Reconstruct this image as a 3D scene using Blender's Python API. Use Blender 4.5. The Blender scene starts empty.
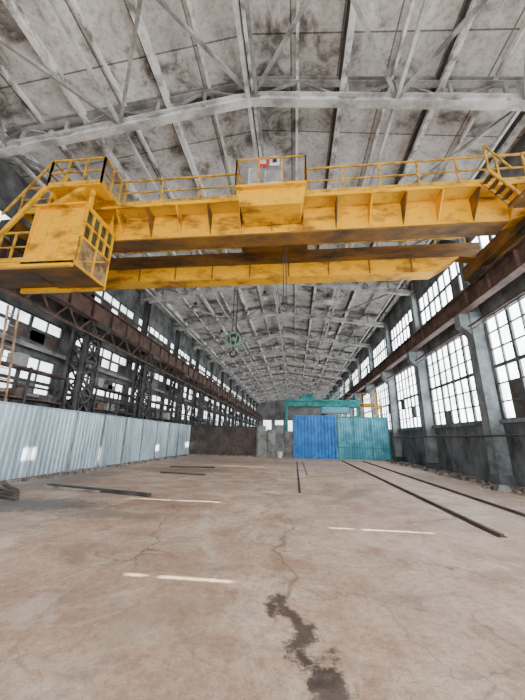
import bpy, math, random
from mathutils import Vector, Matrix
random.seed(7)
scene = bpy.context.scene

# ------------------------------------------------------------------ materials
def new_mat(name):
    m = bpy.data.materials.new(name); m.use_nodes = True
    nt = m.node_tree; nt.nodes.clear()
    out = nt.nodes.new('ShaderNodeOutputMaterial')
    b = nt.nodes.new('ShaderNodeBsdfPrincipled')
    nt.links.new(b.outputs[0], out.inputs[0])
    return m, nt, b, out

def ramp(nt, fac, stops):
    r = nt.nodes.new('ShaderNodeValToRGB')
    while len(r.color_ramp.elements) < len(stops):
        r.color_ramp.elements.new(0.5)
    for e, (p, c) in zip(r.color_ramp.elements, stops):
        e.position = p; e.color = (c[0], c[1], c[2], 1)
    nt.links.new(fac, r.inputs[0])
    return r.outputs[0]

def noise(nt, scale, detail=6, rough=0.6, vec=None, dist=0.0):
    n = nt.nodes.new('ShaderNodeTexNoise')
    n.inputs['Scale'].default_value = scale
    n.inputs['Detail'].default_value = detail
    n.inputs['Roughness'].default_value = rough
    n.inputs['Distortion'].default_value = dist
    if vec: nt.links.new(vec, n.inputs['Vector'])
    return n.outputs[0]

def pos(nt, scale=(1, 1, 1)):
    g = nt.nodes.new('ShaderNodeNewGeometry')
    m = nt.nodes.new('ShaderNodeVectorMath'); m.operation = 'MULTIPLY'
    m.inputs[1].default_value = scale
    nt.links.new(g.outputs['Position'], m.inputs[0])
    return m.outputs[0]

def mix(nt, fac, a, b, mode='MIX'):
    m = nt.nodes.new('ShaderNodeMix'); m.data_type = 'RGBA'; m.blend_type = mode
    for s, v in ((m.inputs[0], fac), (m.inputs[6], a), (m.inputs[7], b)):
        if isinstance(v, (float, int)): s.default_value = v
        elif isinstance(v, tuple): s.default_value = (v[0], v[1], v[2], 1)
        else: nt.links.new(v, s)
    return m.outputs[2]

def math_(nt, op, a, b=None, clamp=False):
    m = nt.nodes.new('ShaderNodeMath'); m.operation = op; m.use_clamp = clamp
    for s, v in ((m.inputs[0], a), (m.inputs[1], b)):
        if v is None: continue
        if isinstance(v, (float, int)): s.default_value = v
        else: nt.links.new(v, s)
    return m.outputs[0]

def simple(name, c1, c2, scale=3.0, lo=0.4, hi=0.62, rough=0.6, metal=0.0, stretch=(1, 1, 1), bump=0.0, grime=0.25):
    m, nt, b, o = new_mat(name)
    p = pos(nt, stretch)
    n = noise(nt, scale, 8, 0.65, p)
    col = ramp(nt, n, [(lo, c1), (hi, c2)])
    n2 = noise(nt, scale * 9, 4, 0.6, p)
    col = mix(nt, grime, col, ramp(nt, n2, [(0.3, (0.4, 0.4, 0.4)), (0.7, (1, 1, 1))]), 'MULTIPLY')
    nt.links.new(col, b.inputs['Base Color'])
    b.inputs['Roughness'].default_value = rough
    b.inputs['Metallic'].default_value = metal
    if bump:
        bp = nt.nodes.new('ShaderNodeBump'); bp.inputs['Strength'].default_value = bump
        nt.links.new(n2, bp.inputs['Height']); nt.links.new(bp.outputs[0], b.inputs['Normal'])
    return m

M = {}
M['yellow'] = simple('crane_yellow_paint', (0.30, 0.12, 0.008), (0.90, 0.45, 0.0), 1.5, 0.35, 0.50, 0.5, stretch=(0.6, 1, 1.4), grime=.4)
M['yellow_l'] = simple('crane_pale_yellow', (0.50, 0.30, 0.03), (0.86, 0.54, 0.04), 1.6, 0.32, 0.5, 0.5)
M['ochre'] = simple('crane_dirty_shaded_web', (0.05, 0.03, 0.012), (0.32, 0.14, 0.01), 1.1, 0.38, 0.66, 0.7, stretch=(0.5, 1, 2))  # dirty rusted yellow, with the shade on the web put into the brown
M['rusty'] = simple('rusted_panel', (0.10, 0.05, 0.025), (0.36, 0.24, 0.09), 3, 0.42, 0.58, 0.8)
M['rust'] = simple('rust_brown_steel', (0.045, 0.024, 0.018), (0.14, 0.08, 0.058), 2.0, 0.38, 0.62, 0.75)
M['dark'] = simple('dark_steel', (0.02, 0.02, 0.021), (0.065, 0.064, 0.062), 2.5, 0.4, 0.6, 0.6)
M['frame'] = simple('window_frame_paint', (0.04, 0.048, 0.05), (0.11, 0.12, 0.125), 2.5, 0.4, 0.6, 0.6)
M['steel'] = simple('grey_painted_steel', (0.13, 0.125, 0.12), (0.37, 0.365, 0.355), 1.3, 0.38, 0.6, 0.6)
M['steel_l'] = simple('pale_painted_steel', (0.26, 0.255, 0.25), (0.62, 0.62, 0.61), 1.3, 0.36, 0.58, 0.6)
M['railpaint'] = simple('railing_yellow', (0.26, 0.13, 0.02), (0.68, 0.38, 0.02), 4, 0.38, 0.55, 0.6)
M['galv'] = simple('galvanised_sheet', (0.26, 0.36, 0.42), (0.54, 0.67, 0.74), 1.1, 0.35, 0.62, 0.42, 0.35, (1, 1, 0.25), grime=.35)
M['blue'] = simple('blue_sheet', (0.004, 0.13, 0.47), (0.008, 0.25, 0.72), 1.5, 0.4, 0.6, 0.45, 0.1)
M['teal'] = simple('teal_sheet', (0.05, 0.27, 0.38), (0.15, 0.50, 0.62), 1.2, 0.4, 0.6, 0.5, 0.1)
M['tealp'] = simple('teal_paint', (0.01, 0.16, 0.15), (0.02, 0.36, 0.34), 2, 0.4, 0.6, 0.5)
M['green'] = simple('green_paint', (0.16, 0.28, 0.18), (0.32, 0.52, 0.38), 3, 0.4, 0.6, 0.5)
M['brownsheet'] = simple('brown_sheet', (0.045, 0.034, 0.03), (0.12, 0.09, 0.075), 1.5, 0.4, 0.6, 0.6)
M['greysheet'] = simple('grey_sheet', (0.14, 0.16, 0.16), (0.30, 0.32, 0.32), 1.5, 0.4, 0.6, 0.6)
M['white'] = simple('white_enamel', (0.5, 0.5, 0.48), (0.8, 0.8, 0.78), 4, 0.3, 0.5, 0.4)
M['red'] = simple('red_sign', (0.35, 0.02, 0.01), (0.60, 0.04, 0.02), 4, 0.3, 0.5, 0.5)
M['wood'] = simple('old_wood', (0.25, 0.15, 0.08), (0.50, 0.36, 0.24), 3, 0.4, 0.6, 0.8)
M['wallc'] = simple('wall_concrete', (0.03, 0.033, 0.036), (0.17, 0.19, 0.20), 0.8, 0.38, 0.64, 0.9, stretch=(1, 1, 0.7), bump=0.3)
M['spandrel'] = simple('spandrel_panel', (0.055, 0.058, 0.06), (0.22, 0.225, 0.225), 0.9, 0.38, 0.64, 0.9)
M['colc'] = simple('column_concrete', (0.08, 0.095, 0.10), (0.25, 0.285, 0.295), 1.2, 0.36, 0.62, 0.85)
M['brick'] = simple('end_wall_plaster', (0.08, 0.08, 0.08), (0.24, 0.24, 0.24), 0.3, 0.36, 0.62, 0.9)
M['rubble'] = simple('rubble', (0.08, 0.07, 0.055), (0.28, 0.24, 0.20), 6, 0.4, 0.6, 0.95)
M['glassdark'] = simple('cab_glass', (0.02, 0.03, 0.02), (0.06, 0.08, 0.05), 3, 0.4, 0.6, 0.15)
M['rib'] = simple('whitewashed_rib', (0.22, 0.20, 0.18), (0.80, 0.79, 0.77), 1.4, 0.38, 0.52, 0.95)

def roof_mat():
    m, nt, b, o = new_mat('peeling_whitewash')
    p = pos(nt)
    big = noise(nt, 0.35, 4, 0.6, p, 0.5)
    mid = noise(nt, 1.0, 10, 0.70, p, 0.6)
    fine = noise(nt, 7.0, 6, 0.7, p)
    s = math_(nt, 'ADD', math_(nt, 'MULTIPLY', big, 0.45), math_(nt, 'MULTIPLY', mid, 0.55))
    col = ramp(nt, s, [(0.39, (0.12, 0.105, 0.09)), (0.435, (0.29, 0.27, 0.25)), (0.48, (0.52, 0.505, 0.48)), (0.60, (0.74, 0.735, 0.72))])
    col = mix(nt, 0.45, col, ramp(nt, fine, [(0.36, (0.30, 0.28, 0.26)), (0.52, (1, 1, 1))]), 'MULTIPLY')
    br = nt.nodes.new('ShaderNodeTexBrick'); br.offset = 0
    br.inputs['Scale'].default_value = 1.0
    br.inputs['Brick Width'].default_value = 1.5; br.inputs['Row Height'].default_value = 3.0
    br.inputs['Mortar Size'].default_value = 0.024
    br.inputs['Color1'].default_value = (1, 1, 1, 1); br.inputs['Color2'].default_value = (.68, .67, .66, 1)
    br.inputs['Mortar'].default_value = (.10, .09, .08, 1)
    nt.links.new(p, br.inputs['Vector'])
    col = mix(nt, 0.8, col, br.outputs[0], 'MULTIPLY')
    nt.links.new(col, b.inputs['Base Color']); b.inputs['Roughness'].default_value = 0.95
    return m
M['roof'] = roof_mat()

def floor_mat():
    m, nt, b, o = new_mat('worn_concrete_floor')
    p = pos(nt)
    big = noise(nt, 0.22, 5, 0.6, p, 0.4)
    mid = noise(nt, 1.3, 10, 0.7, p, 0.3)
    fine = noise(nt, 14, 8, 0.75, p)
    grit = noise(nt, 60, 4, 0.7, p)
    col = ramp(nt, mid, [(0.32, (0.41, 0.255, 0.17)), (0.5, (0.60, 0.425, 0.315)), (0.68, (0.73, 0.595, 0.48))])
    col = mix(nt, 0.6, col, ramp(nt, big, [(0.36, (0.54, 0.48, 0.44)), (0.56, (1, 1, 1))]), 'MULTIPLY')
    col = mix(nt, 0.6, col, ramp(nt, fine, [(0.32, (0.36, 0.33, 0.305)), (0.55, (1, 1, 1))]), 'MULTIPLY')
    col = mix(nt, 0.5, col, ramp(nt, grit, [(0.35, (0.38, 0.35, 0.32)), (0.52, (1, 1, 1))]), 'MULTIPLY')
    pale = ramp(nt, noise(nt, 0.8, 9, 0.75, pos(nt, (1.3, .7, 1)), 0.8), [(0.52, (0, 0, 0)), (0.62, (1, 1, 1))])
    col = mix(nt, math_(nt, 'MULTIPLY', pale, 0.45), col, (0.74, 0.65, 0.57))
    grime = ramp(nt, noise(nt, 0.65, 11, 0.78, pos(nt, (0.8, 1.4, 1.0)), 1.0), [(0.37, (1, 1, 1)), (0.48, (0, 0, 0))])
    col = mix(nt, math_(nt, 'MULTIPLY', grime, 0.55), col, (0.22, 0.155, 0.12))
    sc = ramp(nt, noise(nt, 1.6, 6, 0.7, pos(nt, (3.5, 0.5, 1)), 1.5), [(0.60, (0, 0, 0)), (0.64, (1, 1, 1)), (0.68, (0, 0, 0))])
    col = mix(nt, math_(nt, 'MULTIPLY', sc, 0.35), col, (0.26, 0.19, 0.15))
    dn = nt.nodes.new('ShaderNodeTexNoise'); dn.inputs['Scale'].default_value = 1.4; dn.inputs['Detail'].default_value = 8
    nt.links.new(p, dn.inputs['Vector'])
    dv = nt.nodes.new('ShaderNodeVectorMath'); dv.operation = 'MULTIPLY_ADD'
    dv.inputs[1].default_value = (0.9, 0.9, 0)
    nt.links.new(dn.outputs[1], dv.inputs[0]); nt.links.new(p, dv.inputs[2])
    for scl, wd, st, nsc in ((0.33, 0.006, 0.85, 0.5), (0.9, 0.010, 0.5, 0.37)):
        vo = nt.nodes.new('ShaderNodeTexVoronoi'); vo.feature = 'DISTANCE_TO_EDGE'; vo.inputs['Scale'].default_value = scl
        nt.links.new(dv.outputs[0], vo.inputs['Vector'])
        crack = ramp(nt, vo.outputs[0], [(0.0, (0.30, 0.24, 0.2)), (wd, (1, 1, 1))])
        fade = ramp(nt, noise(nt, nsc, 3, 0.5, p), [(0.44, (0, 0, 0)), (0.56, (1, 1, 1))])
        col = mix(nt, math_(nt, 'MULTIPLY', fade, st), col, mix(nt, 1.0, col, crack, 'MULTIPLY'))
    sep = nt.nodes.new('ShaderNodeSeparateXYZ'); nt.links.new(dv.outputs[0], sep.inputs[0])
    X, Y = sep.outputs[0], sep.outputs[1]
    edge = noise(nt, 5, 8, 0.75, p)
    def stain(cx, cy, rx, ry, ang, colr, strength, soft=0.5, rag=2.4):
        nonlocal col
        ca, sa = math.cos(ang), math.sin(ang)
        cx += 0.45; cy += 0.45
        dx = math_(nt, 'SUBTRACT', X, cx); dy = math_(nt, 'SUBTRACT', Y, cy)
        u = math_(nt, 'DIVIDE', math_(nt, 'ADD', math_(nt, 'MULTIPLY', dx, ca), math_(nt, 'MULTIPLY', dy, sa)), rx)
        v = math_(nt, 'DIVIDE', math_(nt, 'SUBTRACT', math_(nt, 'MULTIPLY', dy, ca), math_(nt, 'MULTIPLY', dx, sa)), ry)
        d = math_(nt, 'SQRT', math_(nt, 'ADD', math_(nt, 'MULTIPLY', u, u), math_(nt, 'MULTIPLY', v, v)))
        d = math_(nt, 'ADD', d, math_(nt, 'MULTIPLY', math_(nt, 'SUBTRACT', edge, 0.5), rag))
        f = math_(nt, 'DIVIDE', math_(nt, 'SUBTRACT', 1.0, d), soft, True)
        f = math_(nt, 'MULTIPLY', math_(nt, 'MINIMUM', math_(nt, 'MAXIMUM', f, 0.0), 1.0), strength)
        col = mix(nt, f, col, colr)
    stain(-.02, 2.95, 0.14, 0.66, 0.35, (0.045, 0.032, 0.025), 0.9, .4, 3.4)
    stain(0.22, 2.3, 0.12, 0.4, 0.5, (0.05, 0.037, 0.03), 0.85, .4, 3.4)
    stain(-0.15, 5.2, 0.035, 2.4, 0.03, (0.14, 0.105, 0.085), 0.7)
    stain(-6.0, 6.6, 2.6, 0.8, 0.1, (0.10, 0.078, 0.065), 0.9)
    stain(-3.6, 6.2, 1.5, 0.4, 0.1, (0.22, 0.165, 0.13), 0.75)
    stain(-8.0, 10.5, 1.4, 3.5, 0.0, (0.18, 0.145, 0.12), 0.7)
    stain(-5.0, 14.5, 3.0, 1.4, 0.0, (0.17, 0.14, 0.12), 0.75)
    stain(5.6, 12.5, 1.1, 6.0, 0.0, (0.20, 0.155, 0.13), 0.7)
    stain(-2.0, 20, 5.0, 2.0, 0.0, (0.23, 0.19, 0.165), 0.55)
    stain(1.6, 9.5, 0.25, 2.2, -0.5, (0.24, 0.175, 0.135), 0.6)
    stain(2.6, 4.4, 0.9, 0.16, 0.3, (0.28, 0.20, 0.16), 0.5)
    stain(-1.2, 3.2, 0.25, 0.9, -0.3, (0.36, 0.26, 0.20), 0.4)
    stain(7.3, 12, 0.8, 12.0, 0.0, (0.07, 0.06, 0.052), 0.85)
    nt.links.new(col, b.inputs['Base Color'])
    nt.links.new(ramp(nt, big, [(0.38, (0.42, 0.42, 0.42)), (0.6, (0.8, 0.8, 0.8))]), b.inputs['Roughness'])
    bp = nt.nodes.new('ShaderNodeBump'); bp.inputs['Strength'].default_value = 0.35; bp.inputs['Distance'].default_value = 0.02
    nt.links.new(fine, bp.inputs['Height']); nt.links.new(bp.outputs[0], b.inputs['Normal'])
    return m
M['floor'] = floor_mat()

def pane_mat(name, s1, tint=(0.93, 0.97, 1.0)):
    m, nt, b, o = new_mat(name)
    p = pos(nt)
    n = noise(nt, 0.9, 5, 0.6, p)
    e = nt.nodes.new('ShaderNodeEmission')
    nt.links.new(ramp(nt, n, [(0.35, tuple(c * 0.55 for c in tint)), (0.52, tint)]), e.inputs[0])
    e.inputs[1].default_value = s1
    nt.links.new(e.outputs[0], o.inputs[0])
    return m
M['pane'] = pane_mat('daylit_dirty_glass', 11.5)
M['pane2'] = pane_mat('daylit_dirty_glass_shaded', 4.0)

# ------------------------------------------------------------------ builder
class B:
    def __init__(s): s.v = []; s.f = []; s.mi = []; s.mats = []
    def m(s, k):
        if k not in s.mats: s.mats.append(k)
        return s.mats.index(k)
    def add(s, vs, fs, k):
        o = len(s.v); s.v += [tuple(v) for v in vs]; i = s.m(k)
        for f in fs: s.f.append([o + a for a in f]); s.mi.append(i)
    def box(s, a, b, k):
        x0, y0, z0 = a; x1, y1, z1 = b
        s.add([(x0, y0, z0), (x1, y0, z0), (x1, y1, z0), (x0, y1, z0), (x0, y0, z1), (x1, y0, z1), (x1, y1, z1), (x0, y1, z1)],
              [(0, 3, 2, 1), (4, 5, 6, 7), (0, 1, 5, 4), (1, 2, 6, 5), (2, 3, 7, 6), (3, 0, 4, 7)], k)
    def beam(s, p, q, w, h, k, off=0.0):
        p = Vector(p); q = Vector(q); d = (q - p).normalized()
        up = Vector((0, 0, 1)) if abs(d.z) < 0.95 else Vector((0, 1, 0))
        sd = d.cross(up).normalized(); u = sd.cross(d).normalized()
        vs = []
        for c in (p, q):
            for a, bb in ((-1, -1), (1, -1), (1, 1), (-1, 1)):
                vs.append(c + sd * (a * w / 2) + u * (bb * h / 2 + off))
        s.add(vs, [(0, 1, 2, 3), (7, 6, 5, 4), (0, 4, 5, 1), (1, 5, 6, 2), (2, 6, 7, 3), (3, 7, 4, 0)], k)
    def ibeam(s, p, q, w, h, k, t=0.03):
        s.beam(p, q, t, h, k); s.beam(p, q, w, t, k, h / 2); s.beam(p, q, w, t, k, -h / 2)
    def cyl(s, p, q, r, k, n=10, r2=None):
        p = Vector(p); q = Vector(q); d = (q - p).normalized(); r2 = r if r2 is None else r2
        up = Vector((0, 0, 1)) if abs(d.z) < 0.95 else Vector((0, 1, 0))
        a = d.cross(up).normalized(); c = a.cross(d)
        vs = []
        for cc, rr in ((p, r), (q, r2)):
            for i in range(n):
                t = 2 * math.pi * i / n
                vs.append(cc + a * math.cos(t) * rr + c * math.sin(t) * rr)
        fs = [(i, (i + 1) % n, n + (i + 1) % n, n + i) for i in range(n)]
        fs += [tuple(range(n))[::-1], tuple(range(n, 2 * n))]
        s.add(vs, fs, k)
    def prism(s, poly, y0, y1, k):
        n = len(poly)
        vs = [(x, y0, z) for x, z in poly] + [(x, y1, z) for x, z in poly]
        fs = [(i, (i + 1) % n, n + (i + 1) % n, n + i) for i in range(n)]
        fs += [tuple(range(n))[::-1], tuple(range(n, 2 * n))]
        s.add(vs, fs, k)
    def quad(s, a, b, c, d, k): s.add([a, b, c, d], [(0, 1, 2, 3)], k)
    def corr(s, p0, p1, z0, z1, amp, pitch, k):
        p0 = Vector((p0[0], p0[1], 0)); p1 = Vector((p1[0], p1[1], 0))
        L = (p1 - p0).length; d = (p1 - p0) / L; nrm = Vector((-d.y, d.x, 0))
        n = int(L / pitch); vs = []; pr = [(0, 0), (.38, 0), (.5, 1), (.88, 1)]
        for i in range(n):
            for a, bb in pr:
                q = p0 + d * ((i + a) * L / n) + nrm * (bb * amp)
                vs.append((q.x, q.y, z0)); vs.append((q.x, q.y, z1))
        vs.append((p1.x, p1.y, z0)); vs.append((p1.x, p1.y, z1))
        fs = [(2 * i, 2 * i + 2, 2 * i + 3, 2 * i + 1) for i in range(len(vs) // 2 - 1)]
        s.add(vs, fs, k)
    def railing(s, p, q, h, k, step=1.2, r=0.025, mid=True, toe=True):
        p = Vector(p); q = Vector(q); L = (q - p).length; n = max(1, round(L / step)); z = Vector((0, 0, 1))
        for i in range(n + 1):
            c = p.lerp(q, i / n); s.beam(c, c + z * h, r * 2, r * 2, k)
        s.beam(p + z * h, q + z * h, r * 2, r * 2, k)
        if mid: s.beam(p + z * h * .5, q + z * h * .5, r * 1.5, r * 1.5, k)
        if toe: s.beam(p + z * .07, q + z * .07, .02, .14, k)
    def obj(s, name, parent=None):
        me = bpy.data.meshes.new(name); me.from_pydata(s.v, [], s.f)
        for k in s.mats: me.materials.append(M[k])
        for p, i in zip(me.polygons, s.mi): p.material_index = i
        me.update()
        o = bpy.data.objects.new(name, me); scene.collection.objects.link(o)
        if parent: o.parent = parent
        return o
def empty(name, loc=(0, 0, 0)):
    e = bpy.data.objects.new(name, None); scene.collection.objects.link(e); e.location = loc; return e

# ------------------------------------------------------------------ hall dimensions
XL, XR, XC = -11.3, 8.1, -1.3
Y0, Y1 = -10.8, 91.2
BAYS = [1.2 + 6 * k for k in range(-2, 16)]
zb = lambda x: 12.4 - 0.15 * abs(x - XC)
zr = lambda x: zb(x) + 0.95

b = B(); b.box((XL - .4, Y0, -0.2), (XR + .4, Y1, 0), 'floor'); b.obj('floor')

b = B()
b.prism([(XC, zr(XC)), (XR + .4, zr(XR + .4)), (XR + .4, zr(XR + .4) + .25), (XC, zr(XC) + .25)], Y0, Y1, 'roof')
b.prism([(XC, zr(XC)), (XC, zr(XC) + .25), (XL - .4, zr(XL - .4) + .25), (XL - .4, zr(XL - .4))], Y0, Y1, 'roof')
for i in range(-7, 7):
    x = XC + i * 1.5
    if XL < x < XR:
        w = .18 if i % 2 == 0 else .09
        b.box((x - w / 2, Y0, zr(x) - (.28 if i % 2 == 0 else .14)), (x + w / 2, Y1, zr(x) + .1), 'rib')
        if i % 2 == 0: b.box((x - w / 2 - .08, Y0, zr(x) - .12), (x - w / 2, Y1, zr(x) + .05), 'dark')  # dark strip modelled as the shadow beside each main rib
b.obj('ceiling')

def truss():
    t = B()
    for sx, xe in ((1, XR - .1), (-1, XL + .1)):
        t.ibeam((XC, 0, zb(XC)), (xe, 0, zb(xe)), .26, .30, 'steel_l')
        t.ibeam((XC, 0, zr(XC) - .12), (xe, 0, zr(xe) - .12), .2, .16, 'steel')
        n = 6; xs = [XC + (xe - XC) * i / n for i in range(n + 1)]
        for i, x in enumerate(xs):
            t.beam((x, 0, zb(x)), (x, 0, zr(x) - .1), .09, .09, 'steel')
            if i < n:
                x2 = xs[i + 1]
                if i % 2 == 0: t.beam((x, 0, zb(x)), (x2, 0, zr(x2) - .1), .07, .07, 'steel')
                else: t.beam((x, 0, zr(x) - .1), (x2, 0, zb(x2)), .07, .07, 'steel')
        for i in (0, 2, 4):
            x = xs[i]; t.box((x - .22, -.02, zb(x) - .05), (x + .22, .02, zb(x) + .35), 'steel')
    return t
t0 = truss().obj('roof_truss'); t0.location.y = BAYS[0] + .2
for y in BAYS[1:-1]:
    o = bpy.data.objects.new('roof_truss', t0.data); scene.collection.objects.link(o); o.location.y = y

b = B()
ya, yb_ = Y0 + .1, Y1 - .1
b.beam((XC - .13, ya, zb(XC) + .05), (XC - .13, yb_, zb(XC) + .05), .13, .3, 'steel_l')
b.beam((XC + .15, ya, zb(XC) + .05), (XC + .15, yb_, zb(XC) + .05), .10, .22, 'steel')
for x in (XC - 4.6, XC + 4.6, XC - 8.8, XC + 8.2):
    b.beam((x, ya, zb(x) + .1), (x, yb_, zb(x) + .1), .1, .12, 'steel_l')
def br(x0, y0, x1, y1, w=.1): b.beam((x0, y0, zb(x0) + .12), (x1, y1, zb(x1) + .12), w, w, 'steel')
nodes = [XC - 8.8, XC - 4.6, XC, XC + 4.6, XC + 8.2]
for k, y in enumerate(BAYS[:-1]):
    if k in (2, 7, 12):
        for a, c in zip(nodes[:-1], nodes[1:]):
            br(a, y, c, y + 6); br(c, y, a, y + 6)
    else:
        br(nodes[0], y + .2, nodes[1], y + 6 - .2); br(nodes[4], y + .2, nodes[3], y + 6 - .2)
b.obj('roof_bracing')

# ------------------------------------------------------------------ walls and windows
def pane_sheet(bd, x, ya, yb, za, zb_, holes, k):
    ys = {ya, yb}; zs = {za, zb_}
    for h in holes:
        for v in h[:2]:
            if ya < v < yb: ys.add(v)
        for v in h[2:]:
            if za < v < zb_: zs.add(v)
    ys = sorted(ys); zs = sorted(zs)
    for i in range(len(ys) - 1):
        for j in range(len(zs) - 1):
            cy, cz = (ys[i] + ys[i + 1]) / 2, (zs[j] + zs[j + 1]) / 2
            if any(h[0] < cy < h[1] and h[2] < cz < h[3] for h in holes): continue
            bd.quad((x, ys[i], zs[j]), (x, ys[i + 1], zs[j]), (x, ys[i + 1], zs[j + 1]), (x, ys[i], zs[j + 1]), k)

# missing strips of glass that let the sun in
holes = [(3.74, 3.79, 4.74, 5.38), (7.74, 7.81, 5.3, 6.6), (7.74, 7.81, 8.5, 10.4), (6.02, 6.07, 3.1, 4.05),
         (9.95, 10.5, 9.9, 10.3), (20.2, 20.8, 9.8, 10.2), (26.0, 26.9, 9.9, 10.4), (14.2, 14.3, 9.0, 10.2), (16.9, 17.0, 5.2, 6.4)]
def window(idx, x, sgn, y, za, zb_, cols, rows, pk, hol, boards=3):
    w = B(); ya, yb = y + .32, y + 5.68
    pane_sheet(w, x, ya, yb, za, zb_, hol, pk)
    xi = x + sgn * .05
    for i in range(cols + 1):
        yy = ya + (yb - ya) * i / cols; t = .14 if i % 2 == 0 else .055
        w.box((xi - .04, yy - t / 2, za), (xi + .04, yy + t / 2, zb_), 'frame')
    for j in range(rows + 1):
        zz = za + (zb_ - za) * j / rows; t = .14 if j in (0, rows, rows // 2) else .055
        w.box((xi - .03, ya, zz - t / 2), (xi + .03, yb, zz + t / 2), 'frame')
    for q in range(boards):
        i = random.randrange(cols); j = random.randrange(max(1, rows // 2))
        w.box((xi - .02, ya + (yb - ya) * i / cols, za + (zb_ - za) * j / rows), (xi + .02, ya + (yb - ya) * (i + 1) / cols, za + (zb_ - za) * (j + 1) / rows), random.choice(['greysheet', 'brownsheet', 'spandrel']))
    w.obj('window_%d' % idx)

n = 1
wr = B(); wl = B()
for y in BAYS[:-1]:
    window(n, XR + .12, -1, y, 2.35, 6.6, 8, 6, 'pane', holes, 2); n += 1
    window(n, XR + .12, -1, y, 8.5, 10.4, 8, 2, 'pane', holes, 1); n += 1
    window(n, XL - .12, 1, y, 3.1, 4.7, 6, 3, 'pane2', [], 6); n += 1
    window(n, XL - .12, 1, y, 5.3, 6.5, 6, 2, 'pane2', [], 5); n += 1
    window(n, XL - .12, 1, y, 8.7, 9.9, 6, 2, 'pane2', [], 4); n += 1
for w, x0, x1, zs in ((wr, XR, XR + .3, ((0, 2.35), (6.6, 8.5), (10.4, 12.0))), (wl, XL - .3, XL, ((0, 3.1), (4.7, 5.3), (6.5, 8.7), (9.9, 11.8)))):
    for a, c in zs:
        w.box((x0, Y0, a), (x1, Y1, c), 'wallc' if a == 0 else 'spandrel')
    for y in BAYS:
        w.box((x0 + .01, max(y - .33, Y0), 0), (x1 - .01, min(y + .33, Y1), 11.8), 'spandrel')
wr.obj('wall_right'); wl.obj('wall_left')
b = B()
b.box((XL - .3, Y1, 0), (XR + .3, Y1 + .3, 14), 'brick')
b.obj('wall_far')
b = B()
b.box((XL - .3, Y0 - .3, 0), (XL + 2, Y0, 14), 'brick'); b.box((XR - 1.5, Y0 - .3, 0), (XR + .3, Y0, 14), 'brick')
b.box((XL + 2, Y0 - .3, 10.2), (XR - 1.5, Y0, 14), 'brick')
b.obj('wall_near')
b = B()
for x in (-8, -4.5, -1, 2.5, 5.5):
    b.box((x - 1.2, Y1 - .06, 3.5), (x + 1.2, Y1 - .03, 6.5), 'pane2')
    for i in range(4): b.box((x - 1.2 + i * .8 - .04, Y1 - .12, 3.5), (x - 1.2 + i * .8 + .04, Y1 - .07, 6.5), 'dark')
b.obj('window_%d' % n)

b = B()
b.box((XR - .12, Y0, 2.22), (XR + .05, Y1, 2.36), 'colc')
b.obj('trim_1')

cr = B()
cr.box((7.62, -.26, 0), (8.1, .26, 6.95), 'colc')
cr.box((7.2, -.22, 6.35), (7.62, .22, 6.88), 'colc')
cr.prism([(7.62, 5.9), (7.62, 6.35), (7.2, 6.35)], -.22, .22, 'colc')
cr.box((7.8, -.2, 6.95), (8.1, .2, 10.95), 'colc')
cr.box((7.56, -.32, 0), (8.1, .32, .35), 'wallc')
c0 = cr.obj('concrete_column'); c0.location.y = BAYS[0] + .35
for y in BAYS[1:-1]:
    o = bpy.data.objects.new('concrete_column', c0.data); scene.collection.objects.link(o); o.location.y = y

cl = B()
for dy in (-.42, .42):
    cl.ibeam((-9.85, dy, 0), (-9.85, dy, 6.55), .16, .20, 'dark'); cl.ibeam((-10.6, dy, 0), (-10.6, dy, 6.55), .16, .20, 'dark')
for i in range(8):
    za, zc = i * .81, (i + 1) * .81
    for xx in (-9.77, -10.68):
        cl.beam((xx, -.42, za), (xx, .42, zc), .05, .09, 'dark'); cl.beam((xx, .42, za), (xx, -.42, zc), .05, .09, 'dark')
        cl.beam((xx, -.42, zc), (xx, .42, zc), .06, .08, 'dark')
    for dy in (-.46, .46):
        cl.beam((-9.8, dy, za), (-10.65, dy, zc), .05, .09, 'dark')
cl.box((-10.8, -.55, 6.5), (-9.4, .55, 6.72), 'dark')
cl.ibeam((-10.6, 0, 6.72), (-10.6, 0, 10.85), .3, .4, 'dark')
c1 = cl.obj('lattice_column'); c1.location.y = BAYS[0] + .6
for y in BAYS[1:-1]:
    o = bpy.data.objects.new('lattice_column', c1.data); scene.collection.objects.link(o); o.location.y = y

YA, YB = Y0 + .1, Y1 - .1
def runway(x, web, k1, k2):
    r = B()
    r.box((x - .04, YA, 7.65 - web), (x + .04, YB, 7.6), k1)
    r.box((x - .22, YA, 7.6), (x + .22, YB, 7.65), k2)
    r.box((x - .18, YA, 7.6 - web), (x + .18, YB, 7.65 - web), k2)
    r.box((x - .04, YA, 7.65), (x + .04, YB, 7.75), 'steel_l')
    y = YA + .5
    while y < YB:
        r.box((x - .16, y, 7.65 - web), (x + .16, y + .03, 7.6), k1); y += 1.5
    return r
r = runway(7.35, .72, 'rust', 'rust'); r.obj('crane_runway')
r = runway(-9.6, .85, 'rust', 'rust')
r.box((-10.35, YA, 7.4), (-9.8, YB, 7.46), 'rust')
r.beam((-9.6, YA, 6.05), (-9.6, YB, 6.05), .1, .1, 'rust')
for yy in BAYS[:-1]:
    for i in range(4):
        a = yy + i * 1.5
        r.beam((-9.6, a + .1, 6.05), (-9.6, a + .75, 6.8), .06, .06, 'rust'); r.beam((-9.6, a + .75, 6.8), (-9.6, a + 1.4, 6.05), .06, .06, 'rust')
r.railing((-10.3, YA, 7.46), (-10.3, YB, 7.46), 1.0, 'rust', 1.5, .025)
r.obj('crane_runway')

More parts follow.
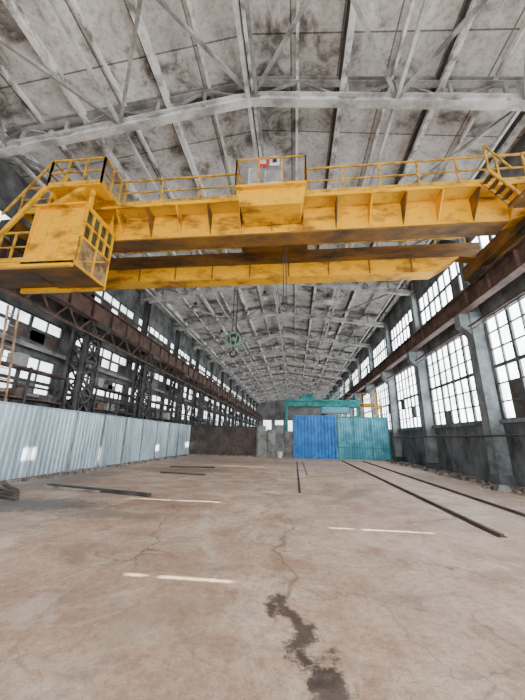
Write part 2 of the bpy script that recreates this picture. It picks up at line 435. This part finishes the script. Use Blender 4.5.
b = B()
for y in (25.2, 43.2, 61.2):
    b.beam((-10.2, y + .6, .3), (-10.2, y + 5.4, 6.3), .12, .12, 'dark'); b.beam((-10.2, y + 5.4, .3), (-10.2, y + .6, 6.3), .12, .12, 'dark')
b.obj('column_bracing')
b = B()
for z, rr, k in ((3.0, .07, 'steel'), (3.35, .05, 'rust'), (5.0, .09, 'steel'), (6.3, .05, 'dark')):
    b.cyl((-10.95, YA, z), (-10.95, YB, z), rr, k, 8)
b.obj('wall_pipes')
b = B()
for z, rr, k in ((6.3, .05, 'rust'), (6.1, .03, 'steel'), (1.75, .035, 'dark')):
    xx = 7.55
    b.cyl((xx, YA, z), (xx, YB, z), rr, k, 8)
b.obj('wall_pipes')

for yy in (8.2, 14.2, 20.2):
    b = B()
    for y2 in (yy, yy + 2.0, yy + 4.0):
        for x2 in (-9.95, -10.5): b.beam((x2, y2, 0), (x2, y2, 3.9), .08, .08, 'dark')
    for z in (1.6, 2.7, 3.8):
        b.box((-10.5, yy, z), (-9.95, yy + 4.0, z + .06), 'rust')
    for q in range(9):
        y2 = yy + .1 + random.random() * 3.3; z = random.choice((1.66, 2.76, 3.86)); s = random.uniform(.2, .5)
        b.box((-10.45, y2, z), (-10.0, y2 + s, z + s * random.uniform(.5, 1.2)), random.choice(['greysheet', 'rust', 'dark', 'steel', 'brownsheet']))
    b.obj('storage_rack')

# ------------------------------------------------------------------ metal fence (left)
b = B()
FX = -9.3
b.corr((FX, -9.5), (FX, 27.0), .03, 2.4, -.045, .22, 'galv')
y = -9.5
while y < 27:
    b.box((FX - .03, y - .01, .02), (FX + .07, y + .015, 2.42), 'steel'); y += 1.98
b.beam((FX - .08, -9.5, 2.3), (FX - .08, 27, 2.3), .05, .06, 'steel'); b.beam((FX - .08, -9.5, .3), (FX - .08, 27, .3), .05, .06, 'steel')
b.beam((FX, -9.5, 2.43), (FX, 27, 2.43), .12, .03, 'galv')
b.obj('corrugated_metal_fence')

b = B()
b.corr((-9.2, 27.0), (-3.3, 27.0), .0, 2.35, .04, .22, 'brownsheet')
b.beam((-9.2, 27.05, 2.38), (-3.3, 27.05, 2.38), .1, .08, 'dark')
b.obj('brown_partition')
b = B()
for i, (xa, k, z) in enumerate(((-3.25, 'greysheet', 2.5), (-2.4, 'steel', 2.2), (-1.75, 'greysheet', 2.6), (-.9, 'steel', 2.1))):
    b.box((xa, 26.6 + .1 * i, 0), (xa + .8, 26.66 + .1 * i, z), k)
    b.box((xa + .05, 26.55 + .1 * i, .1), (xa + .1, 26.6 + .1 * i, z), 'dark')
b.obj('grey_partition')
PY = 25.4
b = B()
b.corr((-.1, PY), (3.35, PY), .02, 3.3, -.07, .26, 'blue')
b.beam((-.1, PY + .06, 3.32), (3.35, PY + .06, 3.32), .08, .08, 'blue')
b.beam((-.1, PY + .12, 0), (-.1, PY + .12, 3.3), .1, .1, 'dark')
b.obj('blue_partition')
b = B()
b.corr((3.4, PY), (7.4, PY), .02, 3.2, -.04, .2, 'teal')
for x in (3.4, 4.7, 6.05, 7.36): b.beam((x, PY - .07, 0), (x, PY - .07, 3.25), .06, .05, 'tealp')
b.beam((3.4, PY - .07, 3.22), (7.4, PY - .07, 3.22), .06, .08, 'tealp'); b.beam((3.4, PY - .07, .9), (7.4, PY - .07, .9), .04, .05, 'tealp')
b.obj('teal_partition')

e = empty('gantry_crane', (0, 0, 0))
b = B()
b.ibeam((-1.0, 32, 5.0), (6.9, 32, 5.0), .4, .5, 'tealp'); b.ibeam((-1.0, 33.4, 5.0), (6.9, 33.4, 5.0), .4, .5, 'tealp')
b.obj('bridge', e)
b = B()
for x in (-.8, 6.7):
    for y in (31.4, 34): b.beam((x, y, 0), (x, 32 if y < 32 else 33.4, 4.8), .22, .22, 'tealp')
    b.beam((x, 31.2, .15), (x, 34.2, .15), .3, .3, 'tealp')
b.obj('legs', e)
b = B(); b.box((.6, 31.8, 5.25), (2.2, 33.6, 5.7), 'tealp'); b.cyl((.8, 32.2, 5.8), (2, 32.2, 5.8), .22, 'tealp'); b.obj('hoist', e)
b = B(); b.railing((-1, 31.7, 5.25), (6.9, 31.7, 5.25), .8, 'tealp', 1.0); b.box((2.8, 31.9, 4.1), (5.6, 33.4, 4.7), 'teal'); b.obj('railing', e)

b = B()
for dx in (0, .4): b.beam((6.9 + dx, 26.2, 0), (6.9 + dx, 26.9, 5.6), .06, .06, 'railpaint')
for i in range(18): b.beam((6.9, 26.2 + .7 * i / 18, .3 + i * .3), (7.3, 26.2 + .7 * i / 18, .3 + i * .3), .035, .035, 'railpaint')
b.box((5.9, 26.9, 4.3), (7.4, 28.2, 4.38), 'railpaint'); b.railing((5.9, 26.9, 4.38), (6.8, 26.9, 4.38), 1, 'railpaint', .8)
b.railing((5.9, 26.9, 4.38), (5.9, 28.2, 4.38), 1, 'railpaint', .8)
for x in (5.95, 7.35):
    b.beam((x, 28.1, 0), (x, 28.1, 4.3), .1, .1, 'railpaint'); b.beam((x, 27.0, 0), (x, 27.0, 4.3), .1, .1, 'railpaint')
b.obj('access_ladder')

# ------------------------------------------------------------------ overhead crane
CR = empty('overhead_crane', (0, 0, 0))
XA, XB = -9.6, 7.35
T = 8.98
b = B()
poly = [(XA, 8.3), (XA + .9, 8.0), (XB - .9, 8.0), (XB, 8.3), (XB, T - .03), (XA, T - .03)]
b.prism(poly, 8.45, 8.95, 'yellow')
b.box((XA + .8, 8.38, 7.95), (XB - .8, 9.02, 8.0), 'ochre')  # flange in the brown: shade on the underside put into its colour
b.box((XA, 8.38, T - .03), (XB, 9.02, T + .02), 'yellow')
b.obj('girder_front', CR)
b = B()
b.box((XA, 7.85, T - .04), (XB, 8.4, T), 'yellow_l')
b.beam((XA, 7.86, T - .06), (XB, 7.86, T - .06), .05, .12, 'yellow')
x = XA + .5
i = 0
while x < XB:
    b.add([(x, 8.45, T - .04), (x, 7.87, T - .04), (x, 7.87, T - .16), (x, 8.45, 8.1), (x + .03, 8.45, T - .04), (x + .03, 7.87, T - .04), (x + .03, 7.87, T - .16), (x + .03, 8.45, 8.1)],
          [(0, 1, 2, 3), (7, 6, 5, 4), (2, 6, 7, 3), (1, 5, 6, 2)], 'yellow' if i % 2 else 'ochre')
    x += 1.05; i += 1
b.obj('walkway', CR)
b = B()
b.railing((XA, 7.87, T), (-1.8, 7.87, T), 1.0, 'railpaint', 1.25)
b.railing((.45, 7.87, T), (XB, 7.87, T), 1.0, 'railpaint', 1.25)
b.railing((XA, 11.9, T), (XB, 11.9, T), 1.0, 'railpaint', 1.25)
b.obj('railing', CR)
b = B()
b.prism([(XA, 8.35), (XA + .9, 8.5), (XB - .9, 8.5), (XB, 8.35), (XB, T + .12), (XA, T + .12)], 11.0, 11.4, 'ochre')  # inner web: rust and shade both put into the dark brown
b.prism([(XA + .2, 8.42), (XA + 1.2, 7.8), (XB - 1.9, 7.8), (XB - .9, 8.42)], 10.9, 11.5, 'yellow')
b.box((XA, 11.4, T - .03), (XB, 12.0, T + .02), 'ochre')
x = XA + 1.4
while x < XB - 1.9:
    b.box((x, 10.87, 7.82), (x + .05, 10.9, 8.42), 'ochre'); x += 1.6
b.obj('girder_rear', CR)
b = B()
for x in (XA, XB):
    b.box((x - .2, 7.7, 8.0), (x + .2, 12.1, 8.55), 'ochre')
    for yy in (8.1, 8.7, 11.2, 11.8):
        b.cyl((x - .08, yy, 8.01), (x + .08, yy, 8.01), .25, 'dark', 16)
    b.box((x - .22, 7.55, 8.05), (x + .22, 7.7, 8.4), 'dark')
b.obj('end_carriage', CR)
D = T - 9.28
b = B()
b.box((-1.75, 7.35, 9.22 + D), (.42, 8.0, 9.3 + D), 'yellow')
b.prism([(-1.75, 9.22 + D), (-1.6, 8.62 + D), (.27, 8.62 + D), (.42, 9.22 + D)], 7.5, 8.4, 'yellow')
b.box((-2.1, 8.6, 9.3 + D), (.6, 11.3, 9.55 + D), 'ochre')
b.cyl((-1.6, 9.7, 9.95 + D), (.2, 9.7, 9.95 + D), .35, 'ochre', 18)
b.cyl((-1.9, 10.5, 9.85 + D), (-.9, 10.5, 9.85 + D), .28, 'steel', 16)
b.box((-.7, 10.2, 9.55 + D), (.3, 10.9, 10.1 + D), 'steel')
for yy in (8.75, 11.15):
    for x in (-1.8, .3): b.cyl((x, yy - .06, 9.42 + D), (x, yy + .06, 9.42 + D), .2, 'dark', 14)
b.obj('trolley', CR)
b = B()
for p, q in (((-1.75, 7.38), (.42, 7.38)), ((-1.75, 7.38), (-1.75, 8.0)), ((.42, 7.38), (.42, 8.0)), ):
    b.railing((p[0], p[1], 9.3 + D), (q[0], q[1], 9.3 + D), 1.0, 'railpaint', .75, .02, False, False)
b.railing((-2.1, 8.6, 9.55 + D), (.6, 8.6, 9.55 + D), 1.0, 'railpaint', .9)
b.obj('trolley_railing', CR)
b = B()
b.box((-1.4, 7.6, 9.55 + D), (-.3, 8.1, 10.2 + D), 'steel_l'); b.box((-1.35, 7.58, 9.6 + D), (-.87, 7.6, 10.15 + D), 'steel'); b.box((-.83, 7.58, 9.6 + D), (-.35, 7.6, 10.15 + D), 'steel')
b.box((-1.1, 7.5, 10.15 + D), (-.75, 7.53, 10.5 + D), 'red'); b.box((-.7, 7.5, 10.15 + D), (-.4, 7.53, 10.5 + D), 'white')
b.box((-1.02, 7.49, 10.24 + D), (-.83, 7.5, 10.4 + D), 'white'); b.box((-.62, 7.49, 10.24 + D), (-.48, 7.5, 10.4 + D), 'dark')
for x in (-1.3, -.4): b.box((x, 7.7, 9.3 + D), (x + .06, 7.76, 9.55 + D), 'dark')
b.obj('electrical_cabinet', CR)
b = B()
fx = XA + .6
while fx < XB - 1.2:
    if not (-2.9 < fx < .5):
        prev = None
        for i in range(9):
            t = i / 8; pnt = Vector((fx + t * 1.1, 8.9, T + .75 - .35 * (1 - (2 * t - 1) ** 2)))
            if prev is not None: b.cyl(prev, pnt, .02, 'dark', 5)
            prev = pnt
    fx += 1.1
b.beam((XA + .5, 8.9, T + .78), (-1.9, 8.9, T + .78), .02, .02, 'dark'); b.beam((.4, 8.9, T + .78), (XB - .2, 8.9, T + .78), .02, .02, 'dark')
for x in (XA + .5, -6, -1.9, .4, 4, XB - .2): b.beam((x, 8.9, T), (x, 8.9, T + .78), .03, .03, 'dark')
b.obj('festoon_cable', CR)
b = B()
b.cyl((-.35, 9.7, 6.3), (-.35, 9.7, 9.3 + D), .018, 'dark', 6); b.cyl((-.25, 9.7, 6.3), (-.25, 9.7, 9.3 + D), .018, 'dark', 6)
b.box((-.4, 9.62, 6.05), (-.2, 9.78, 6.3), 'dark'); b.cyl((-.3, 9.7, 5.9), (-.3, 9.7, 6.05), .03, 'dark', 8)
for i in range(6):
    a0 = math.pi * (.5 - i * .25); a1 = math.pi * (.5 - (i + 1) * .25); c = Vector((-.3, 9.7, 5.82))
    b.cyl(c + Vector((math.cos(a0) * .08, 0, math.sin(a0) * .08)), c + Vector((math.cos(a1) * .08, 0, math.sin(a1) * .08)), .02, 'dark', 6)
b.obj('hoist_rope_and_hook', CR)
# operator cab
b = B()
cx0, cx1, cy0, cy1, cz0, cz1 = -7.8, -6.2, 6.85, 8.35, 6.15, 8.15
b.box((cx0, cy0, cz0), (cx1, cy1, cz0 + .06), 'ochre')
b.box((cx0 - .05, cy0 - .05, cz1), (cx1 + .05, cy1 + .05, cz1 + .06), 'yellow')
b.add([(cx0, cy0, cz0), (cx1, cy0, cz0), (cx1, cy0 + .12, cz1), (cx0, cy0 + .12, cz1), (cx0, cy0 + .04, cz0), (cx1, cy0 + .04, cz0), (cx1, cy0 + .16, cz1), (cx0, cy0 + .16, cz1)],
      [(0, 1, 2, 3), (7, 6, 5, 4), (0, 4, 5, 1), (1, 5, 6, 2), (3, 7, 4, 0)], 'yellow')
for xx in (cx0 + .5, cx0 + 1.05): b.beam((xx, cy0 - .02, cz0), (xx, cy0 + .1, cz1), .04, .04, 'yellow')
b.beam((cx0, cy0 - .02, cz0 + .03), (cx1, cy0 - .02, cz0 + .03), .06, .1, 'yellow')
b.box((cx0, cy0, cz0), (cx0 + .04, cy1, cz1), 'yellow')
b.box((cx0, cy1 - .04, cz0), (cx1, cy1, cz1), 'yellow')
b.box((cx1 - .04, cy0 + .05, cz0), (cx1, cy1, cz0 + .95), 'rusty')
b.box((cx1 - .05, cy0 + .1, cz0 + .95), (cx1 - .03, cy1, cz1), 'glassdark')
for i in range(5):
    yy = cy0 + .12 + (cy1 - cy0 - .16) * i / 4; b.box((cx1 - .03, yy - .03, cz0 + (0 if i in (0, 2, 4) else .95)), (cx1 + .03, yy + .03, cz1), 'yellow')
for zz in (.02, .95, 1.45, 1.97): b.box((cx1 - .03, cy0 + .03, cz0 + zz - .03), (cx1 + .035, cy1, cz0 + zz + .03), 'yellow')
b.beam((cx1 + .02, cy0 + .1, cz0 + .1), (cx1 + .02, cy1 - .1, cz0 + .9), .03, .04, 'yellow')
for xx in (cx0 + .1, cx1 - .1):
    for yy in (cy0 + .3, cy1 - .05): b.beam((xx, yy, cz1), (xx, yy, T - .03), .1, .1, 'yellow')
b.prism([(-7.9, 8.15), (-7.75, 8.05), (-6.35, 9.0), (-6.5, 9.1)], 7.0, 7.8, 'yellow')
b.obj('operator_cab', CR)
b = B()
b.box((XA - .1, 6.9, 6.2), (cx0, 8.3, 6.28), 'ochre')
b.railing((XA - .1, 6.9, 6.28), (cx0, 6.9, 6.28), 1.0, 'railpaint', .5)
b.beam((-9.2, 6.85, 6.12), (cx1, 6.85, 6.12), .1, .16, 'yellow'); b.beam((-9.2, 8.35, 6.12), (cx1, 8.35, 6.12), .1, .16, 'yellow')
for x in (-9.1, cx0 - .1): b.beam((x, 8.35, 6.2), (x, 8.35, 8.0), .1, .1, 'yellow')
b.box((-7.7, 6.9, T - .04), (-5.9, 7.85, T), 'yellow')
b.railing((-7.7, 6.9, T), (-5.9, 6.9, T), 1.0, 'railpaint', .7); b.railing((-5.9, 6.9, T), (-5.9, 7.85, T), 1.0, 'railpaint', .5)
b.railing((-7.7, 6.9, T), (-7.7, 7.85, T), 1.0, 'railpaint', .5)
b.beam((-9.0, 6.9, 8.0), (-7.7, 6.9, T + 1), .05, .05, 'railpaint'); b.beam((-9.0, 6.9, 7.0), (-7.7, 6.9, T), .08, .14, 'yellow')
b.obj('cab_access', CR)
b = B()
b.box((6.2, 7.0, 8.0), (7.3, 7.85, 8.05), 'ochre')
b.railing((6.2, 7.0, 8.05), (7.3, 7.0, 8.05), 1.0, 'railpaint', .6)
for dy in (7.4, 7.8): b.beam((5.6, dy, T), (6.3, dy, 8.0), .05, .08, 'railpaint')
for i in range(5): b.box((5.6 + .14 * i, 7.4, T - .13 - .2 * i), (5.75 + .14 * i, 7.8, T - .11 - .2 * i), 'ochre')
b.beam((5.6, 7.4, T + .92), (6.2, 7.4, 9.0), .04, .04, 'railpaint'); b.beam((5.6, 7.4, T - .08), (5.6, 7.4, T + .92), .04, .04, 'railpaint')
b.obj('end_platform', CR)

# ------------------------------------------------------------------ hanging hook block and lamps
b = B()
for hx in (-4.2, -3.95): b.cyl((hx, 19.2, 8.2), (hx, 19.2, 11.9), .03, 'dark', 6)
hc = Vector((-4.08, 19.2, 7.9)); R = .46
for dy in (-.16, .16):
    for i in range(24):
        a0 = 2 * math.pi * i / 24; a1 = 2 * math.pi * (i + 1) / 24
        b.beam(hc + Vector((math.cos(a0) * R, dy, math.sin(a0) * R)), hc + Vector((math.cos(a1) * R, dy, math.sin(a1) * R)), .1, .1, 'green')
b.cyl(hc + Vector((0, -.1, 0)), hc + Vector((0, .1, 0)), R - .05, 'dark', 24); b.cyl(hc + Vector((0, -.22, 0)), hc + Vector((0, .22, 0)), .14, 'green', 12)
for dx in (-.26, .26): b.beam(hc + Vector((dx, -.2, .35)), hc + Vector((dx * .4, -.2, -.62)), .08, .04, 'green')
b.beam(hc + Vector((0, 0, -.4)), hc + Vector((0, 0, -.8)), .12, .12, 'dark')
for i in range(7):
    a0 = math.pi * (-.5 + i * .22) ; a1 = math.pi * (-.5 + (i + 1) * .22)
    c = hc + Vector((0, 0, -1.0)); b.cyl(c + Vector((math.cos(a0 + 3.6) * .22, 0, math.sin(a0 + 3.6) * .22)), c + Vector((math.cos(a1 + 3.6) * .22, 0, math.sin(a1 + 3.6) * .22)), .06, 'dark', 8)
b.obj('crane_hook_block')
lam = B()
lam.cyl((0, 0, 0), (0, 0, .30), .40, 'steel', 20, .14); lam.cyl((0, 0, .30), (0, 0, .52), .12, 'dark', 12); lam.cyl((0, 0, .52), (0, 0, 1.15), .02, 'dark', 6)
lam.cyl((0, 0, -.02), (0, 0, 0), .37, 'steel_l', 20); lam.cyl((0, 0, -.1), (0, 0, -.02), .14, 'white', 12)
first = None
LP = [(-7.0, 19.2), (2.4, 19.2), (-2.0, 19.2)]
for k, y in enumerate(BAYS[6:14]):
    LP += [(-6.5, y), (3.2, y)] if k % 2 == 0 else [(-1.9, y)]
for (x, y) in LP:
    if first is None: first = lam.obj('highbay_lamp'); o = first
    else: o = bpy.data.objects.new('highbay_lamp', first.data); scene.collection.objects.link(o)
    o.location = (x, y, zb(x) - .17 - 1.15)

# ------------------------------------------------------------------ floor items
b = B()
for x in (3.4, 4.9):
    b.box((x - .035, 6.0, 0), (x + .035, 23.5, .05), 'rust'); b.box((x - .08, 6.0, 0), (x + .08, 23.5, .012), 'dark')
b.obj('floor_rail')
b = B(); b.box((.1, 9.5, 0), (.17, 22, .012), 'dark'); b.box((.5, 14, 0), (.54, 23, .012), 'dark'); b.obj('floor_joint_strip')
b = B()
b.beam((-7.2, 8.9, .04), (-3.7, 8.05, .04), .16, .07, 'dark'); b.beam((-7.2, 8.75, .03), (-5.2, 8.25, .03), .05, .05, 'steel')
b.obj('steel_bar')
b = B()
for i in range(4): b.beam((-8.4 + .1 * i, 7.6 + .25 * i, .03 + .02 * i), (-6.4 - .2 * i, 7.0 + .2 * i, .03 + .02 * i), .12, .05, 'rust' if i % 2 else 'dark')
b.obj('steel_offcuts')
b = B()
b.beam((-5.6, 13.0, .03), (-3.6, 12.7, .03), .12, .05, 'rust'); b.beam((-6.2, 15.5, .03), (-4, 15.8, .03), .2, .05, 'rust')
b.obj('steel_bar')

def rubble(name, pts, smin, smax):
    r = B()
    for (x, y) in pts:
        s = random.uniform(smin, smax); h = s * random.uniform(.4, .9); n = 6
        a0 = random.random() * 6
        base = [(x + math.cos(a0 + i * 1.047) * s * random.uniform(.6, 1), y + math.sin(a0 + i * 1.047) * s * random.uniform(.6, 1), 0) for i in range(n)]
        top = [(x + (p[0] - x) * .55 + random.uniform(-.1, .1) * s, y + (p[1] - y) * .55, h) for p in base]
        r.add(base + top, [(i, (i + 1) % n, n + (i + 1) % n, n + i) for i in range(n)] + [tuple(range(n, 2 * n))], random.choice(['rubble', 'rubble', 'greysheet', 'brownsheet']))
    r.obj(name)
cl_ = lambda v, a, c: max(a, min(c, v))
rubble('rubble_pile', [(-8.95 + abs(random.gauss(0, .22)), random.uniform(8.8, 25.5)) for _ in range(260)], .03, .14)
rubble('rubble_pile', [(cl_(7.15 + random.gauss(0, .2), 6.5, 7.35), random.uniform(8, 24.5)) for _ in range(300)], .03, .16)
rubble('rubble_pile', [(cl_(6.7 + random.gauss(0, .18), 6.2, 7.0), 11.6 + random.gauss(0, .2)) for _ in range(26)], .06, .28)
rubble('rubble_pile', [(random.uniform(-8.3, -3), cl_(26.0 + random.gauss(0, .15), 25.6, 26.3)) for _ in range(50)], .04, .12)
b = B(); b.cyl((-1.2, 25.6, 0), (-1.2, 25.6, .45), .18, 'white', 16, .2); b.cyl((-1.2, 25.6, .45), (-1.2, 25.6, .47), .21, 'steel', 16); b.obj('metal_bucket')

b = B()
for dy in (0, .4): b.beam((-9.48, 8.95 + dy, 0), (-9.5, 8.3 + dy, 5.6), .05, .05, 'wood')
for i in range(15): b.beam((-9.5, 8.95 - .65 * i / 15, .3 + i * .36), (-9.5, 9.35 - .65 * i / 15, .3 + i * .36), .03, .03, 'wood')
b.obj('wooden_ladder')

# ------------------------------------------------------------------ light
w = bpy.data.worlds.new('sky'); scene.world = w; w.use_nodes = True
bg = w.node_tree.nodes['Background']; bg.inputs[0].default_value = (1.0, 0.985, 0.97, 1); bg.inputs[1].default_value = 8.5
s = bpy.data.lights.new('sun', 'SUN'); s.energy = 45; s.angle = .006; s.color = (1, .95, .88)
so = bpy.data.objects.new('sun', s); scene.collection.objects.link(so)
d = Vector((-math.cos(math.radians(28)), 0.0, -math.sin(math.radians(28))))
so.rotation_euler = d.to_track_quat('-Z', 'Y').to_euler()

# ------------------------------------------------------------------ camera
cam = bpy.data.cameras.new('camera'); co = bpy.data.objects.new('camera', cam); scene.collection.objects.link(co)
cam.sensor_fit = 'VERTICAL'; cam.sensor_height = 36; cam.lens = 36 * 300 / 700
co.matrix_world = Matrix.Translation((0, 0, 1.5)) @ Matrix.Rotation(math.radians(6.2), 4, 'Z') @ Matrix.Rotation(math.radians(90 + 16.3), 4, 'X') @ Matrix.Rotation(math.radians(1.2), 4, 'Z')
cam.clip_start = .05; cam.clip_end = 500
scene.camera = co
